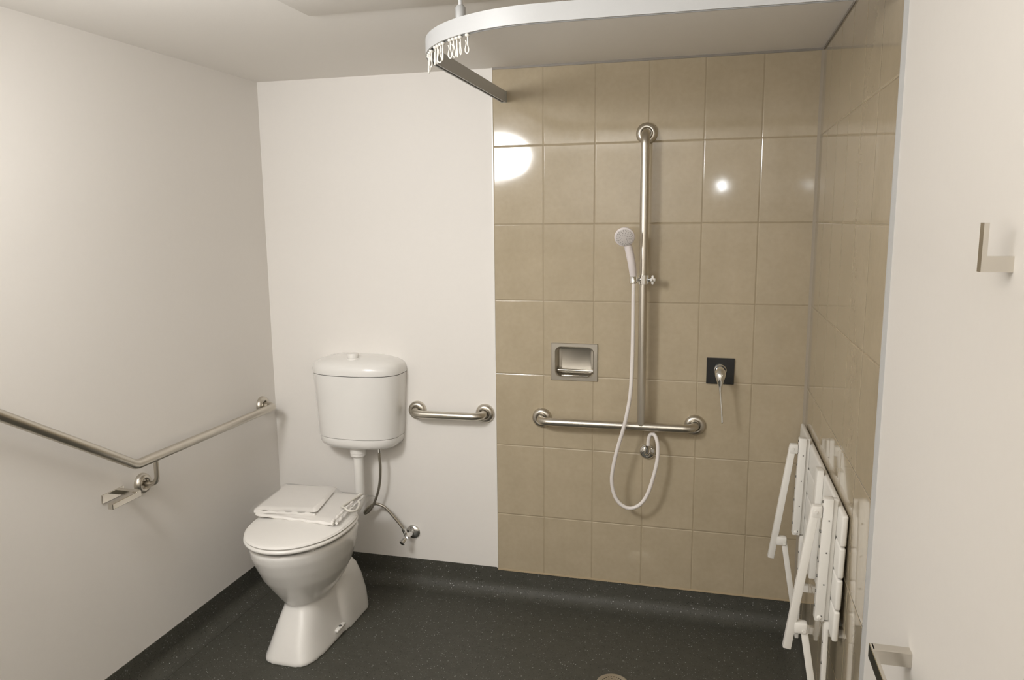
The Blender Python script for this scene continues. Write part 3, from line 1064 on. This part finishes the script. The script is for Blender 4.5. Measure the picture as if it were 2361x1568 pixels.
# ------------------------------------------------------------------ folding shower seat on the right wall
g = thing('folding_shower_seat', 'white slatted shower seat folded up against the tiled right wall', 'shower seat', (XT, -0.57, 0.52))
SY0, SY1 = -0.985, -0.035
for k in range(4):
    z0 = 0.501 + k * 0.0855
    bm = nb()
    box(bm, 1.1765, 1.1915, SY0, SY1, z0, z0 + 0.0820, 0.0055, 4)
    link('slat', lean(bm), POWDER_W, g, True, 60)
YFAR, YNEAR = -0.335, -0.925
for yy in (YFAR, YNEAR):
    bm = nb()
    box(bm, 1.1400, 1.1645, yy, yy + 0.030, 0.523, 0.860, 0.003, 2)
    box(bm, 1.1630, 1.1765, yy + 0.010, yy + 0.030, 0.523, 0.858, 0.002, 2)
    rl = link('support_rail', lean(bm), POWDER_W, g, True, 40)
    for j in range(4):
        bm = nb()
        lathe(bm, [(0, 0.0022), (0.001, 0.002), (0.001, 0)], (1.1560, yy, 0.802 - j * 0.088), (0, -1, 0), 10)
        link('rivet', lean(bm), RIVET, rl)
    for j in range(8):
        bm = nb()
        lathe(bm, [(0, 0.004), (0.0024, 0.0035), (0.0024, 0)], (1.1400, yy + 0.010, 0.850 - j * 0.041), (-1, 0, 0), 10)
        link('screw', lean(bm), RIVET, rl)
    bm = nb()
    lathe(bm, [(0, 0.006), (0.003, 0.0055), (0.004, 0.004), (0.004, 0)], (1.1510, yy, 0.534), (0, -1, 0), 14)
    link('hinge_pin', lean(bm), POWDER_W, rl, True, 50)
    # leg bracket and leg
    bm = nb()
    box(bm, 1.112, 1.138, yy + 0.001, yy + 0.027, 0.806, 0.838, 0.004, 2)
    lathe(bm, [(0, 0.005), (0.003, 0.0045), (0.003, 0)], (1.1215, yy + 0.001, 0.823), (0, -1, 0), 14)
    link('leg_bracket', bm, POWDER_W, g, True, 40)
    bm = nb()
    bar(bm, (1.1215, yy + 0.014, 0.832), (1.067, yy + 0.014, 0.432), 0.021, 0.021, (0, 1, 0), 0.002)
    link('leg', bm, POWDER_W, g, True, 40)
    # knee bracket and strut
    bm = nb()
    box(bm, 1.083, 1.116, yy - 0.001, yy + 0.026, 0.481, 0.511, 0.005, 2)
    lathe(bm, [(0, 0.005), (0.003, 0.0045), (0.003, 0)], (1.108, yy - 0.001, 0.490), (0, -1, 0), 14)
    link('knee_bracket', bm, POWDER_W, g, True, 40)
    bm = nb()
    bar(bm, (1.1075, yy + 0.013, 0.495), (1.1640, yy + 0.013, 0.165), 0.018, 0.018, (0, 1, 0), 0.002)
    link('strut', bm, POWDER_W, g, True, 40)
    bm = nb()
    box(bm, 1.157, 1.169, yy + 0.004, yy + 0.034, 0.150, 0.520, 0.002, 2)
    for zz in (0.18, 0.33, 0.49):
        box(bm, 1.168, XT, yy + 0.009, yy + 0.029, zz - 0.012, zz + 0.012, 0.001, 1)
    wp = link('wall_post', bm, POWDER_W, g, True, 40)
    for zz in (0.46, 0.40):
        bm = nb()
        lathe(bm, [(0, 0.0035), (0.002, 0.003), (0.002, 0)], (1.157, yy + 0.012, zz), (-1, 0, 0), 10)
        link('screw', bm, RIVET, wp)
bm = nb()
box(bm, 1.157, 1.1765, -0.655, -0.610, 0.517, 0.852, 0.003, 2)
link('centre_rail', lean(bm), POWDER_W, g, True, 40)
g.rotation_euler = (math.radians(-0.7), 0, 0)

# ------------------------------------------------------------------ robe hook and towel rail on the right wall
g = thing('robe_hook', 'square steel L-shaped robe hook high on the white right wall', 'hook', (XR, -1.866, 1.52))
bm = nb()
lp = [(1.1655, 1.514), (XR, 1.514), (XR, 1.534), (1.1715, 1.534), (1.1715, 1.5755), (1.1655, 1.5755)]
loft(bm, [[(a, -1.8700, b) for a, b in lp], [(a, -1.8555, b) for a, b in lp]])
link('hook_arm', bm, POLISHED, g, False)

g = thing('towel_rail', 'square-edged steel towel rail low on the white right wall, cut by the photo bottom', 'towel rail', (XR, -1.6, 0.81))
for yy in (-1.571, -2.0):
    bm = nb(); box(bm, 1.138, XR, yy, yy + 0.022, 0.797, 0.824, 0.001)
    link('stub', bm, POLISHED, g, False)
bm = nb()
box(bm, 1.135, 1.142, -2.0, -1.549, 0.797, 0.824, 0.001)
link('rail', bm, POLISHED, g, False)

# ------------------------------------------------------------------ floor drain
g = thing('floor_drain', 'round perforated metal drain in the dark shower floor, cut by the photo bottom', 'drain', (0.553, -0.52, 0))
DC = Vector((0.553, -0.520, 0))
bm = nb(); lathe(bm, [(-0.002, 0.0), (-0.002, 0.055), (0.0015, 0.055), (0.003, 0.052), (0.0025, 0.046), (0.0018, 0.044), (0.0018, 0)], DC, (0, 0, 1), 48)
link('grate', bm, BRUSHED, g, True, 40)
bm = nb()
for ring, cnt in ((0.012, 6), (0.024, 14), (0.036, 24)):
    for k in range(cnt):
        a = 2 * PI * k / cnt
        lathe(bm, [(0.0015, 0.002), (0.0021, 0.002), (0.0021, 0)], DC + Vector((math.cos(a) * ring, math.sin(a) * ring, 0)), (0, 0, 1), 8)
link('holes', bm, DARK, g, True, 40)  # flat dark discs, painting the shade inside the grate holes
